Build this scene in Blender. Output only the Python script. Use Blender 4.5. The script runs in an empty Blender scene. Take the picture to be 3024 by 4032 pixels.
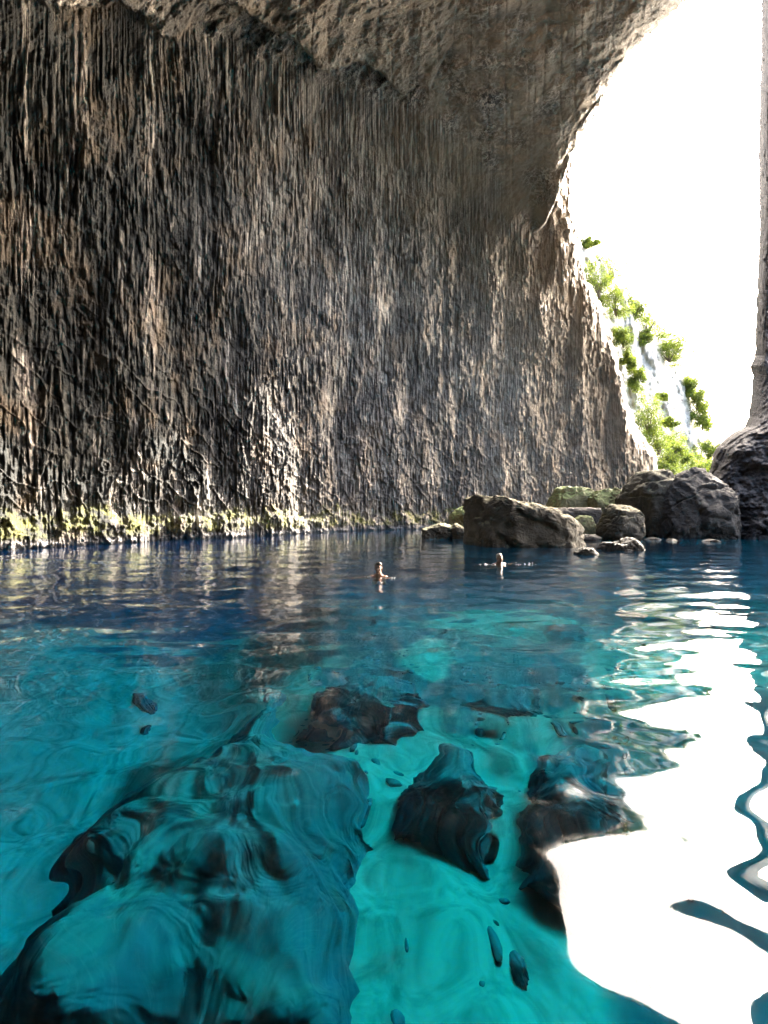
import bpy, bmesh, math, random
import numpy as np
from mathutils import Vector
random.seed(7); np.random.seed(7)
R = math.radians
# ------------------------------------------------------------------ camera, world, sun, exposure
F, CX, CY, H = 1900.0, 1512.0, 2016.0, 1.4          # focal length and centre in photo pixels, eye height above water
sc = bpy.context.scene
cam_d = bpy.data.cameras.new("camera"); cam = bpy.data.objects.new("camera", cam_d)
sc.collection.objects.link(cam); sc.camera = cam
cam.location = (0, 0, H); cam.rotation_euler = (R(90), 0, 0)
cam_d.sensor_fit = 'VERTICAL'; cam_d.sensor_height = 32.0; cam_d.lens = 32.0 * F / 4032.0
cam_d.clip_start = 0.05; cam_d.clip_end = 5000
SUN_AZ, SUN_EL = R(54), R(35)                        # azimuth clockwise from +Y
world = bpy.data.worlds.new("World"); sc.world = world; world.use_nodes = True
wn = world.node_tree.nodes; bg = wn['Background']
sky = wn.new('ShaderNodeTexSky'); sky.sky_type = 'NISHITA'; sky.sun_disc = False
sky.sun_elevation = SUN_EL; sky.sun_rotation = SUN_AZ; sky.dust_density = 8.0; sky.air_density = 1.0; sky.ozone_density = 1.0
world.node_tree.links.new(sky.outputs[0], bg.inputs[0]); bg.inputs[1].default_value = 0.15
sun_d = bpy.data.lights.new("sun", 'SUN'); sun = bpy.data.objects.new("sun", sun_d); sc.collection.objects.link(sun)
sun_d.energy = 2.4; sun_d.angle = R(0.5); sun_d.color = (1.0, 0.94, 0.85)
sdir = Vector((math.sin(SUN_AZ) * math.cos(SUN_EL), math.cos(SUN_AZ) * math.cos(SUN_EL), math.sin(SUN_EL)))
sun.rotation_euler = sdir.to_track_quat('Z', 'Y').to_euler(); sun.location = (60, 60, 80)
sc.view_settings.view_transform = 'Standard'; sc.view_settings.look = 'None'
sc.view_settings.exposure = 3.55; sc.view_settings.gamma = 1.0
cy = sc.cycles
cy.use_denoising = True
try: cy.denoiser = 'OPENIMAGEDENOISE'
except Exception: pass
cy.max_bounces = 10; cy.diffuse_bounces = 5; cy.glossy_bounces = 4; cy.transmission_bounces = 6; cy.transparent_max_bounces = 16
cy.sample_clamp_indirect = 6.0; cy.caustics_reflective = False

# ------------------------------------------------------------------ noise
_G = np.array([(1,1,0),(-1,1,0),(1,-1,0),(-1,-1,0),(1,0,1),(-1,0,1),(1,0,-1),(-1,0,-1),
               (0,1,1),(0,-1,1),(0,1,-1),(0,-1,-1),(1,1,0),(-1,1,0),(0,-1,1),(0,-1,-1)], dtype=np.float32)
def _hash(i, j, k, seed):
    h = (i.astype(np.uint32) * np.uint32(374761393) + j.astype(np.uint32) * np.uint32(668265263)
         + k.astype(np.uint32) * np.uint32(2147483647 - 1013) + np.uint32(seed * 7919 + 17) * np.uint32(2246822519))
    h = (h ^ (h >> np.uint32(13))) * np.uint32(1274126177)
    h = (h ^ (h >> np.uint32(15))) * np.uint32(2246822519)
    return h ^ (h >> np.uint32(16))
def noise(x, y, z, seed=0):
    """gradient noise, about -1..1"""
    x = np.asarray(x, np.float32); y = np.asarray(y, np.float32) + np.zeros_like(x); z = np.asarray(z, np.float32) + np.zeros_like(x)
    with np.errstate(over='ignore'):
        i = np.floor(x); j = np.floor(y); k = np.floor(z)
        fx, fy, fz = x - i, y - j, z - k
        i = i.astype(np.int64); j = j.astype(np.int64); k = k.astype(np.int64)
        u = fx*fx*fx*(fx*(fx*6-15)+10); v = fy*fy*fy*(fy*(fy*6-15)+10); w = fz*fz*fz*(fz*(fz*6-15)+10)
        out = 0
        for a in (0, 1):
            for b in (0, 1):
                for c in (0, 1):
                    g = _G[_hash(i + a, j + b, k + c, seed) & np.uint32(15)]
                    d = g[..., 0]*(fx-a) + g[..., 1]*(fy-b) + g[..., 2]*(fz-c)
                    out = out + d * (u if a else 1-u) * (v if b else 1-v) * (w if c else 1-w)
    return out
def fbm(x, y, z, oct=4, seed=0, gain=0.5):
    o, a, f = 0, 1.0, 1.0
    for n in range(oct):
        o = o + a * noise(x*f + 13.7*n, y*f - 5.1*n, z*f + 3.3*n, seed + n); a *= gain; f *= 2.03
    return o
def ridged(x, y, z, oct=3, seed=0, gain=0.5):
    o, a, f = 0, 1.0, 1.0
    for n in range(oct):
        o = o + a * (1 - 2.2*np.abs(noise(x*f + 3.7*n, y*f, z*f, seed + n))); a *= gain; f *= 2.1
    return o
def sstep(a, b, x):
    t = np.clip((x - a) / (b - a), 0, 1); return t*t*(3-2*t)

# ------------------------------------------------------------------ mesh helpers
C = sc.collection
def link_mesh(name, co, quads, mat=None, smooth=True, tris=None, attrs=None):
    me = bpy.data.meshes.new(name)
    co = np.asarray(co, np.float32).reshape(-1, 3); quads = np.asarray(quads, np.int32).reshape(-1, 4)
    nq = len(quads); nt = 0 if tris is None else len(tris)
    me.vertices.add(len(co)); me.vertices.foreach_set('co', co.ravel())
    loops = quads.ravel() if not nt else np.concatenate([quads.ravel(), np.asarray(tris, np.int32).ravel()])
    me.loops.add(len(loops)); me.loops.foreach_set('vertex_index', loops)
    me.polygons.add(nq + nt)
    st = np.concatenate([np.arange(nq) * 4, nq*4 + np.arange(nt) * 3]).astype(np.int32)
    me.polygons.foreach_set('loop_start', st)
    me.update(calc_edges=True); me.validate()
    if attrs:
        for k, v in attrs.items():
            a = me.attributes.new(k, 'FLOAT', 'POINT'); a.data.foreach_set('value', np.asarray(v, np.float32).ravel())
    if smooth: me.polygons.foreach_set('use_smooth', np.ones(nq + nt, bool))
    o = bpy.data.objects.new(name, me); C.objects.link(o)
    if mat: me.materials.append(mat)
    return o
def grid_faces(nr, nc, keep=None, flip=False):
    idx = np.arange(nr*nc).reshape(nr, nc)
    a, b, c, d = idx[:-1, :-1], idx[:-1, 1:], idx[1:, 1:], idx[1:, :-1]
    q = np.stack([a, d, c, b] if flip else [a, b, c, d], -1)
    return q[keep] if keep is not None else q.reshape(-1, 4)
def P(px, py, Y):
    """a point seen at photo pixel (px, py) standing Y metres in front"""
    return np.stack([(px - CX)/F*Y, Y + 0*px, H + (CY - py)/F*Y], -1)
def tag(o, label=None, cat=None, group=None, kind=None):
    if label: o['label'] = label
    if cat: o['category'] = cat
    if group: o['group'] = group
    if kind: o['kind'] = kind
    return o
def blur(t, s):
    r = int(3*s) + 1; k = np.exp(-0.5*(np.arange(-r, r+1)/s)**2); k /= k.sum()
    for ax in (0, 1):
        t = np.apply_along_axis(lambda v: np.convolve(np.pad(v, r, mode='edge'), k, mode='valid'), ax, t)
    return t
def table(cols, rows, vals, s=3.0, st=25.0):
    """smooth depth map from a few surveyed distances"""
    xs = np.arange(cols[0], cols[-1] + st, st); ys = np.arange(rows[0], rows[-1] + st, st)
    t = np.array([np.interp(xs, cols, r) for r in vals])
    t = np.array([np.interp(ys, rows, t[:, i]) for i in range(len(xs))]).T
    t = blur(t, s)
    def f(px, py):
        u = np.clip((px - xs[0])/st, 0, len(xs) - 1.001); v = np.clip((py - ys[0])/st, 0, len(ys) - 1.001)
        i = u.astype(int); j = v.astype(int); a = u - i; b = v - j
        return (t[j, i]*(1-a)*(1-b) + t[j, i+1]*a*(1-b) + t[j+1, i]*(1-a)*b + t[j+1, i+1]*a*b)
    return f
def in_poly(px, py, poly):
    ins = np.zeros(px.shape, bool); n = len(poly); dist = np.full(px.shape, 1e9)
    for i in range(n):
        x1, y1 = poly[i]; x2, y2 = poly[(i+1) % n]
        c = ((y1 > py) != (y2 > py)) & (px < (x2-x1)*(py-y1)/((y2-y1) if y2 != y1 else 1e-9) + x1)
        ins ^= c
        t = np.clip(((px-x1)*(x2-x1) + (py-y1)*(y2-y1))/max((x2-x1)**2 + (y2-y1)**2, 1e-9), 0, 1)
        dist = np.minimum(dist, np.hypot(px - x1 - t*(x2-x1), py - y1 - t*(y2-y1)))
    return ins, dist

# ------------------------------------------------------------------ materials
def new_mat(name):
    m = bpy.data.materials.new(name); m.use_nodes = True; nt = m.node_tree
    b = nt.nodes['Principled BSDF']
    return m, nt, b
def N(nt, t, **kw):
    n = nt.nodes.new(t)
    for k, v in kw.items(): setattr(n, k, v)
    return n
def tex_noise(nt, vec, scale, detail=5, rough=0.55, dist=0.0):
    n = N(nt, 'ShaderNodeTexNoise'); n.inputs['Scale'].default_value = scale; n.inputs['Detail'].default_value = detail
    n.inputs['Roughness'].default_value = rough; n.inputs['Distortion'].default_value = dist
    nt.links.new(vec, n.inputs['Vector']); return n.outputs['Fac']
def mapping(nt, scale):
    g = N(nt, 'ShaderNodeNewGeometry'); m = N(nt, 'ShaderNodeMapping'); m.inputs['Scale'].default_value = scale
    nt.links.new(g.outputs['Position'], m.inputs['Vector']); return m.outputs[0]
def ramp(nt, fac, stops):
    r = N(nt, 'ShaderNodeValToRGB'); e = r.color_ramp.elements
    while len(e) < len(stops): e.new(0.5)
    for k, (p, c) in enumerate(stops): e[k].position = p; e[k].color = (*c, 1) if len(c) == 3 else c
    nt.links.new(fac, r.inputs[0]); return r.outputs[0]
def mix(nt, fac, a, b, mode='MIX'):
    m = N(nt, 'ShaderNodeMix', data_type='RGBA', blend_type=mode)
    for s, v in ((m.inputs[0], fac), (m.inputs[6], a), (m.inputs[7], b)):
        if hasattr(v, 'node'): nt.links.new(v, s)
        else: s.default_value = v if not isinstance(v, tuple) else (*v, 1)
    return m.outputs[2]
def math_n(nt, op, a, b=None, c=None, clamp=False):
    m = N(nt, 'ShaderNodeMath', operation=op); m.use_clamp = clamp
    for s, v in zip(m.inputs, (a, b, c)):
        if v is None: continue
        if hasattr(v, 'node'): nt.links.new(v, s)
        else: s.default_value = v
    return m.outputs[0]
def bump(nt, b, h, dist, strength=1.0):
    n = N(nt, 'ShaderNodeBump'); n.inputs['Distance'].default_value = dist; n.inputs['Strength'].default_value = strength
    nt.links.new(h, n.inputs['Height']); nt.links.new(n.outputs[0], b.inputs['Normal']); return n

def attr(nt, name):
    a = N(nt, 'ShaderNodeAttribute'); a.attribute_name = name; return a.outputs['Fac']
def mr(nt, v, a, b, c=0.0, d=1.0):
    m = N(nt, 'ShaderNodeMapRange'); m.inputs[1].default_value = a; m.inputs[2].default_value = b
    m.inputs[3].default_value = c; m.inputs[4].default_value = d; nt.links.new(v, m.inputs[0]); return m.outputs[0]

def cave_rock_material():
    m, nt, b = new_mat('cave_limestone')
    iso = mapping(nt, (1, 1, 1)); gz = N(nt, 'ShaderNodeNewGeometry'); sz = N(nt, 'ShaderNodeSeparateXYZ'); nt.links.new(gz.outputs['Position'], sz.inputs[0])
    def drip(k):
        c = N(nt, 'ShaderNodeCombineXYZ'); nt.links.new(attr(nt, 'drip_x'), c.inputs[0]); nt.links.new(attr(nt, 'drip_y'), c.inputs[1])
        nt.links.new(math_n(nt, 'MULTIPLY', sz.outputs[2], k), c.inputs[2]); return c.outputs[0]
    ver = drip(0.07); ver2 = drip(0.18)
    base = ramp(nt, tex_noise(nt, iso, 0.25, 6, 0.6), [(0.30, (0.145, 0.122, 0.112)), (0.5, (0.24, 0.20, 0.18)), (0.72, (0.35, 0.295, 0.26))])
    hang = attr(nt, 'hanging')                                      # 1 where drips hang, 0 on the lumpy roof rock
    def both(v, i):
        m = N(nt, 'ShaderNodeMix', data_type='FLOAT'); nt.links.new(hang, m.inputs[0]); nt.links.new(i, m.inputs[2]); nt.links.new(v, m.inputs[3]); return m.outputs[0]
    fine = both(tex_noise(nt, ver2, 3.2, 8, 0.78), tex_noise(nt, iso, 2.4, 8, 0.72))                          # dark mineral and algae streaks
    streak = mr(nt, fine, 0.46, 0.53)
    base = mix(nt, math_n(nt, 'MULTIPLY', streak, 0.85), base, (0.05, 0.045, 0.04))
    cal_glint = math_n(nt, 'MULTIPLY', mr(nt, both(tex_noise(nt, ver, 7.5, 7, 0.78), tex_noise(nt, iso, 3.6, 8, 0.75)), 0.485, 0.54), mr(nt, tex_noise(nt, iso, 0.55, 5, 0.65), 0.40, 0.56, 0.4, 1.0))       # pale flowstone, whitened to paint highlights of raking sun
    base = mix(nt, math_n(nt, 'MULTIPLY', cal_glint, 0.92), base, (0.88, 0.79, 0.67))
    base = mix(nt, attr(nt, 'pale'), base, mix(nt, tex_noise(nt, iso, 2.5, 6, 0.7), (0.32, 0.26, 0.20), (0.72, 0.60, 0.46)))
    # dark wet algae area of the inner wall, a patch with its own outline
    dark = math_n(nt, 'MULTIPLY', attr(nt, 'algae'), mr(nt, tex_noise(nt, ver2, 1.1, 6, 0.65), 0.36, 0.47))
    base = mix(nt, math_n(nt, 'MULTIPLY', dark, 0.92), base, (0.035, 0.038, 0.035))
    ocher = mr(nt, tex_noise(nt, iso, 0.5, 3), 0.52, 0.66)
    base = mix(nt, math_n(nt, 'MULTIPLY', ocher, 0.35), base, (0.36, 0.25, 0.15))
    moss = math_n(nt, 'MULTIPLY', attr(nt, 'moss'), mr(nt, tex_noise(nt, iso, 1.3, 7, 0.75), 0.44, 0.60))
    mc = ramp(nt, tex_noise(nt, iso, 6.0, 4, 0.7), [(0.3, (0.06, 0.065, 0.02)), (0.5, (0.20, 0.20, 0.05)), (0.7, (0.38, 0.38, 0.11))])
    base = mix(nt, moss, base, mc)
    base = mix(nt, math_n(nt, 'MULTIPLY', attr(nt, 'tide'), 0.55), base, (0.50, 0.47, 0.46))
    nt.links.new(base, b.inputs['Base Color']); b.inputs['Roughness'].default_value = 0.75
    h = math_n(nt, 'ADD', math_n(nt, 'MULTIPLY', both(tex_noise(nt, ver2, 7.0, 6, 0.7), tex_noise(nt, iso, 2.2, 7, 0.75)), 1.0), math_n(nt, 'MULTIPLY', tex_noise(nt, iso, 9.0, 5, 0.7), 0.8))
    bump(nt, b, h, 0.16, 1.0)
    return m
M_cave = cave_rock_material()
def boulder_material(name, c0, c1, moss_c, moss_lo, moss_hi, amt=0.9, crack=(5.0, 0.52, 0.62, 0.6, (0.05, 0.045, 0.035))):
    m, nt, b = new_mat(name)
    iso = mapping(nt, (1, 1, 1))
    base = ramp(nt, tex_noise(nt, iso, 1.6, 7, 0.65), [(0.32, c0), (0.68, c1)])
    g = N(nt, 'ShaderNodeNewGeometry'); s = N(nt, 'ShaderNodeSeparateXYZ'); nt.links.new(g.outputs['Normal'], s.inputs[0])
    up = mr(nt, math_n(nt, 'ADD', s.outputs[2], math_n(nt, 'MULTIPLY', tex_noise(nt, iso, 2.5, 5, 0.7), 0.9)), moss_lo, moss_hi)
    base = mix(nt, math_n(nt, 'MULTIPLY', up, amt), base, moss_c)
    cr = tex_noise(nt, iso, crack[0], 6, 0.75, 0.6)
    base = mix(nt, math_n(nt, 'MULTIPLY', mr(nt, cr, crack[1], crack[2]), crack[3]), base, crack[4])
    nt.links.new(base, b.inputs['Base Color']); b.inputs['Roughness'].default_value = 0.7
    h = math_n(nt, 'ADD', tex_noise(nt, iso, 3.0, 8, 0.7, 0.4), math_n(nt, 'MULTIPLY', tex_noise(nt, iso, 14.0, 5, 0.7), 0.3))
    bump(nt, b, h, 0.22, 1.0)
    return m
M_boulder = boulder_material('boulder_rock', (0.035, 0.030, 0.020), (0.10, 0.085, 0.055), (0.34, 0.31, 0.18), 1.05, 1.35)
M_mossy = boulder_material('mossy_boulder', (0.20, 0.17, 0.08), (0.42, 0.38, 0.18), (0.20, 0.26, 0.07), 0.75, 1.2)
M_dark = boulder_material('dark_wet_rock', (0.022, 0.020, 0.017), (0.060, 0.052, 0.043), (0.22, 0.20, 0.15), 1.2, 1.5, 0.6)
M_outer = boulder_material('sunlit_limestone', (0.46, 0.42, 0.36), (0.78, 0.74, 0.67), (0.6, 0.6, 0.46), 1.2, 1.6, 0.5, crack=(0.75, 0.60, 0.63, 1.0, (0.06, 0.045, 0.035)))

# ------------------------------------------------------------------ the cave wall and vault (one rock surface)
ST = 3.2
cols = [-500, 0, 500, 1000, 1400, 1700, 2100, 2400, 2650, 3300]
rows = [-400, -100, 200, 500, 1000, 1600, 2100, 2250]
D_wall = table(cols, rows, [
    [8.5, 10, 12, 14, 16, 17.5, 19, 20, 21, 21],
    [10, 12, 14.5, 17.5, 20, 21.5, 23.5, 24.5, 25, 24],
    [12, 14.5, 17.5, 21.5, 25.5, 27.5, 30, 31, 32, 30],
    [13, 16, 19.5, 24, 29, 32.5, 38, 46, 50, 50],
    [13.5, 17, 21, 26.5, 33, 37.5, 45, 52, 58, 60],
    [13.8, 17.5, 21.8, 27.6, 35, 40.5, 49, 56, 62, 66],
    [14, 17.8, 22, 28, 36, 41.6, 50, 57, 63, 70],
    [14, 17.8, 22, 28, 36, 41.6, 50, 57, 63, 70]])
D_arch = table(cols, [-400, 0, 400, 700, 1000], [
    [8.5, 10, 12, 14, 16, 17.5, 19, 20, 21, 21],
    [10.5, 12.5, 15, 18, 20.5, 22, 24, 25, 25.5, 24.5],
    [12.5, 15.5, 19, 23, 27, 29.5, 31.5, 32.5, 33, 33],
    [13, 16.5, 20, 25, 30.5, 34, 37.0, 38.0, 39, 39],
    [13.5, 17, 21, 26.5, 33, 37.5, 43.5, 44, 45, 45]])
OPEN = [(2705, 0), (2650, 50), (2600, 105), (2540, 150), (2480, 215), (2410, 330), (2350, 450), (2300, 545), (2268, 600),
        (2258, 700), (2272, 820), (2285, 950), (2310, 1100), (2370, 1200), (2430, 1400), (2480, 1600), (2520, 1700),
        (2570, 1770), (2590, 1800), (2592, 1900), (2600, 2400), (3600, 2400), (3600, -40), (2960, -28), (2880, -12), (2820, 3), (2750, -8)]
def rock_relief(X, Yv, Z, style, amp=1.0, base=None):
    """style 1 = hanging flutes and curtains, 0 = lumpy ceiling rock; metres towards the viewer"""
    bX, bY = (X, Yv) if base is None else base          # where the drip line through this point meets the water
    wx = bX + 0.20*noise(X*0.4, Yv*0.4, Z*0.20, 31) + 0.05*noise(X*2, Yv*2, Z*1.2, 33); wy = bY + 0.20*noise(X*0.4, Yv*0.4, Z*0.20, 32)
    big = 1.1*noise(X/7, Yv/7, Z/9, 1) + 0.75*noise(X/3, Yv/3, Z/5, 2) + 0.22*fbm(X/1.4, Yv/1.4, Z/2.2, 2, 3)
    k = 1.0
    fl1 = noise(wx*1.1, wy*1.1, Z*0.07, 5)
    fl2 = ridged(wx*4.4, wy*4.4, Z*0.20, 2, 8)
    fl3 = fbm(wx*8.0, wy*8.0, Z*0.7, 2, 11, 0.7)
    patch = sstep(-0.45, 0.35, noise(X/4, Yv/4, Z/3, 14))
    patch2 = sstep(-0.35, 0.4, noise(X/2.2, Yv/2.2, Z/1.8, 15))
    # curtains: each swells downwards and is cut off at its lower fringe
    ph = Z/2.6 + 1.6*noise(wx*0.7, wy*0.7, Z*0.05, 17) + 0.5*noise(wx*2.4, wy*2.4, Z*0.1, 18)
    fr = ph - np.floor(ph); saw = (1 - fr)**1.5 * sstep(0.0, 0.06, fr)
    ph2 = Z/1.1 + 1.4*noise(wx*1.8, wy*1.8, Z*0.1, 21) + 0.6*noise(wx*5, wy*5, Z*0.1, 22)
    fr2 = ph2 - np.floor(ph2); saw2 = (1 - fr2)**1.5 * sstep(0.0, 0.08, fr2)
    flu = 0.18*fl1 + 0.075*fl2*(0.4 + 0.6*patch) + (0.09 + 0.12*patch2)*fl3 + (0.30*saw*patch + 0.18*saw2)*(0.5 + 0.5*noise(wx*2.2, wy*2.2, Z*0.15, 23)) + 0.13*fbm(X*2.2, Yv*2.2, Z*1.6, 4, 47, 0.65)
    crack = np.clip(1 - np.abs(noise(wx/1.7, wy/1.7, Z/2.4 + X/5, 24))*7, 0, 1)
    lump = 0.6*fbm(X/1.9, Yv/1.9, Z/1.9, 6, 26, 0.6) + 0.10*ridged(X*1.5, Yv*1.5, Z*1.5, 3, 41) - 0.16*crack
    # crossing ribs like roots on the lower wall
    rib = np.clip(1 - np.abs(noise(wx*0.7 + Z*0.55, wy*0.7 + Z*0.3, Z*0.5, 44) + 0.22*noise(wx*2, wy*2, Z*2, 46))*14, 0, 1) * sstep(14, 5, Z)
    rib2 = np.clip(1 - np.abs(noise(wx*1.3 - Z*0.5, wy*1.3, Z*0.8, 45) + 0.12*noise(wx*5, wy*5, Z*5, 48))*9, 0, 1) * sstep(9, 3, Z)
    return amp*(big + style*(flu + 0.17*rib + 0.13*rib2) + (1 - style)*lump)

def cave_wall():
    xs = np.arange(-480, 3500, ST); ys = np.arange(-420, 2200, ST)
    px, py = np.meshgrid(xs, ys); nr, nc = px.shape
    Y = D_wall(px, py); A = D_arch(px, py)
    # lower lip of the front arch: nearer rock above it
    lip = np.interp(px, [1500, 1800, 2000, 2110, 2150, 2195, 2235, 2262, 2280, 3500], [980, 980, 960, 915, 880, 770, 660, 600, 580, 560])
    lip = lip + 14*noise(px/60, py/90, 0*px, 60)
    crisp = sstep(2090, 2170, px)
    w = crisp*(1 - sstep(-4, 4, py - lip)) + (1 - crisp)*(1 - sstep(-380, 40, py - lip))
    A2 = np.minimum(A, Y)
    reach = sstep(1600, 2100, px)
    Y = Y + (A2 - Y)*w*reach
    # pale fringe hanging from the ceiling
    E = np.interp(px, [-480, 0, 200, 330, 470, 560, 640, 700, 780, 900, 1080, 1160, 1240, 1290, 1400, 1480, 1540, 1590, 1640, 1690, 1760, 1900],
                      [-200, -60, 20, 35, 0, 60, 150, 165, 20, 0, 120, 150, 250, 290, 240, 260, 330, 375, 330, 345, 200, 0])
    E = E + 16*noise(px/45, py/60, 0*px, 62) + 9*noise(px/14, py/30, 0*px, 63)
    Y = Y - 1.1*(1 - sstep(-7, 7, py - E)) * sstep(-300, 100, px) * (1 - sstep(1650, 1850, px))
    nz = 10*fbm(px/50, py/50, 0*px, 4, 64, 0.6)
    ins, dist = in_poly(px + nz, py + nz[::-1], OPEN)
    Y = Y + 5.0*np.exp(-dist/22)*(py < 900) + 2.5*np.exp(-dist/14)*(py >= 900)
    pts = P(px, py, Y)
    ceil = np.interp(px, [-480, 0, 700, 1200, 1500, 1700, 1900, 2100, 2300, 3500], [-350, -150, 60, 260, 370, 440, 640, 900, 960, 960])
    style = sstep(-60, 90, py - ceil + 60*noise(px/150, py/150, 0*px, 66))
    style = np.where(py < E, 0.0, style)
    bY = D_wall(px, 0*py + 2050.0); bX = (px - CX)/F*bY
    rel = rock_relief(pts[..., 0], pts[..., 1], pts[..., 2], style, 1.0, (bX, bY))
    Z = pts[..., 2]
    # undercut ledge along the waterline
    lw = 1.35 + 0.6*noise(pts[..., 0]/2.2, pts[..., 1]/2.2, 0*Z, 68) + 0.35*noise(pts[..., 0]*1.3, pts[..., 1]*1.3, Z*1.5, 69) + 0.2*fbm(pts[..., 0]*3, pts[..., 1]*3, Z*3, 3, 75)
    ledge = (1 - sstep(lw - 0.75, lw + 0.12, Z)) * (0.75 + 0.3*Z) * (0.75 + 0.6*noise(pts[..., 0]/1.7, pts[..., 1]/1.7, 0*Z, 76))
    rel = rel*(1 - 0.55*(1 - sstep(0.2, 2.5, Z))) + 0.8*ledge + 0.22*ledge*ridged(pts[..., 0]*1.4, pts[..., 1]*1.4, Z*0.9, 4, 70, 0.6) + 0.25*ledge*fbm(pts[..., 0]*1.2, pts[..., 1]*1.2, Z*2, 4, 77, 0.6)
    rel = rel - 0.5*(1 - sstep(-0.1, 0.12, Z))*0.4
    d = pts - np.array([0, 0, H]); L = np.linalg.norm(d, axis=-1, keepdims=True)
    out = pts - d/L*rel[..., None]
    inn = (px > 2200) | (py < -300)
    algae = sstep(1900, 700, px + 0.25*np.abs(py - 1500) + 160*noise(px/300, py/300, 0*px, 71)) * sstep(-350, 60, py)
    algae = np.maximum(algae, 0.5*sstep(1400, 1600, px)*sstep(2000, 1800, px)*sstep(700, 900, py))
    pale = 0.62*sstep(1350, 2350, px)*sstep(500, 1100, py)*(0.6 + 0.8*noise(px/130, py/180, 0*px, 73))  # dry limestone, made paler to paint the brightening near the opening
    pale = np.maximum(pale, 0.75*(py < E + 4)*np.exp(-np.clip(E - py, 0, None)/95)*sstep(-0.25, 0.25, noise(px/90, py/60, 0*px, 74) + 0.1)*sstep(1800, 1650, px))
    pale = np.maximum(pale, 1.0*sstep(1350, 1900, px)*sstep(1000, 800, py)*(0.7 + noise(px/110, py/110, 0*px, 78)))  # arch painted paler in place of light bounced up off the water
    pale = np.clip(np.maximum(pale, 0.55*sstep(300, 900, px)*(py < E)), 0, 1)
    moss = (1 - sstep(lw + 0.02, lw + 0.25, Z)) * sstep(0.25, 0.5, Z)
    tide = sstep(0.35 + 0.15*noise(px/30, py/30, 0*px, 72), 0.12, Z)
    kv = ~ins; keep = kv[:-1, :-1] & kv[1:, :-1] & kv[:-1, 1:] & kv[1:, 1:]
    q = grid_faces(nr, nc, keep, flip=True)
    co = out.reshape(-1, 3)
    # rock thickness behind the edges of the opening
    idx = np.arange(nr*nc).reshape(nr, nc); pad = np.zeros((nr+1, nc+1), bool); pad[1:-1, 1:-1] = keep
    extra = []; rim = {}
    cen = np.array([2720.0, 900.0])
    def rv(k):
        if k not in rim:
            j, i = divmod(k, nc); a = np.array([px[j, i], py[j, i]]); v = a - cen; v /= np.linalg.norm(v)
            y = co[k][1]; rim[k] = [len(rim)]
            b = a + v*45; c = a + v*150
            rim[k] += [P(b[0], b[1], y + 3.0), P(c[0], c[1], y + 12.0)]
        return rim[k][0]
    kj, ki = np.nonzero(keep)
    edges = []
    for (dj, di, a, b) in ((-1, 0, (0, 0), (0, 1)), (1, 0, (1, 1), (1, 0)), (0, -1, (1, 0), (0, 0)), (0, 1, (0, 1), (1, 1))):
        nb = pad[kj + 1 + dj, ki + 1 + di]
        inside = (kj + dj >= 0) & (kj + dj < nr-1) & (ki + di >= 0) & (ki + di < nc-1)
        for j, i in zip(kj[~nb & inside], ki[~nb & inside]):
            edges.append((idx[j+a[0], i+a[1]], idx[j+b[0], i+b[1]]))
    base = nr*nc
    for a, b in edges: rv(int(a)); rv(int(b))
    order = sorted(rim, key=lambda k: rim[k][0]); n1 = len(order)
    co = np.concatenate([co, np.array([rim[k][1] for k in order]), np.array([rim[k][2] for k in order])])
    eq = []
    for a, b in edges:
        ia, ib = rim[int(a)][0], rim[int(b)][0]
        eq.append((a, b, base+ib, base+ia)); eq.append((base+ia, base+ib, base+n1+ib, base+n1+ia))
    q = np.concatenate([q, np.array(eq)])
    z = np.zeros(2*n1)
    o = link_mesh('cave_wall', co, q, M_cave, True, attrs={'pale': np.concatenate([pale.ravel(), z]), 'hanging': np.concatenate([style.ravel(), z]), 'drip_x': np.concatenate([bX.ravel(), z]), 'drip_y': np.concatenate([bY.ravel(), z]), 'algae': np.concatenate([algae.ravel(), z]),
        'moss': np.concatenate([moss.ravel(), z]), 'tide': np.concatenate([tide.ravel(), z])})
    tag(o, kind='structure')
cave_wall()

def cave_vault():
    """the rest of the chamber: over, beside and behind the boat"""
    prof = []                                            # closed arch profile in x,z swept along y
    pts = [(-17.5, -6), (-17, 4), (-16.5, 10), (-14, 15), (-8, 17.5), (0, 18.5), (8, 18.5), (16, 17), (22, 14), (24, 6), (24, -6)]
    pts = np.array(pts, float); t = np.linspace(0, len(pts)-1, 220)
    xs = np.interp(t, range(len(pts)), pts[:, 0]); zs = np.interp(t, range(len(pts)), pts[:, 1])
    ys = np.linspace(13.5, -24, 130)
    X, Y = np.meshgrid(xs, ys); Z = np.tile(zs, (len(ys), 1))
    s = np.ones_like(Y); s = np.sqrt(np.clip(1 - (np.clip(-10 - Y, 0, 13.9)/14)**2, 0.003, 1))   # closes behind
    X = X*s; Z = np.where(Z > 0, Z*s, Z)
    r = rock_relief(X, Y, Z, 0.5*np.ones_like(X), 0.8)
    n = np.stack([-X, 0*X, -(Z - 2)], -1); n /= np.linalg.norm(n, axis=-1, keepdims=True)
    co = np.stack([X, Y, Z], -1) + n*r[..., None]
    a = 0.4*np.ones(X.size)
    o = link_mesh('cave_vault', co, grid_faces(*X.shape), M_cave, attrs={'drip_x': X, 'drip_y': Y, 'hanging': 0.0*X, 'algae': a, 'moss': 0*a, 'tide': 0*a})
    tag(o, kind='structure')
cave_vault()

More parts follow.
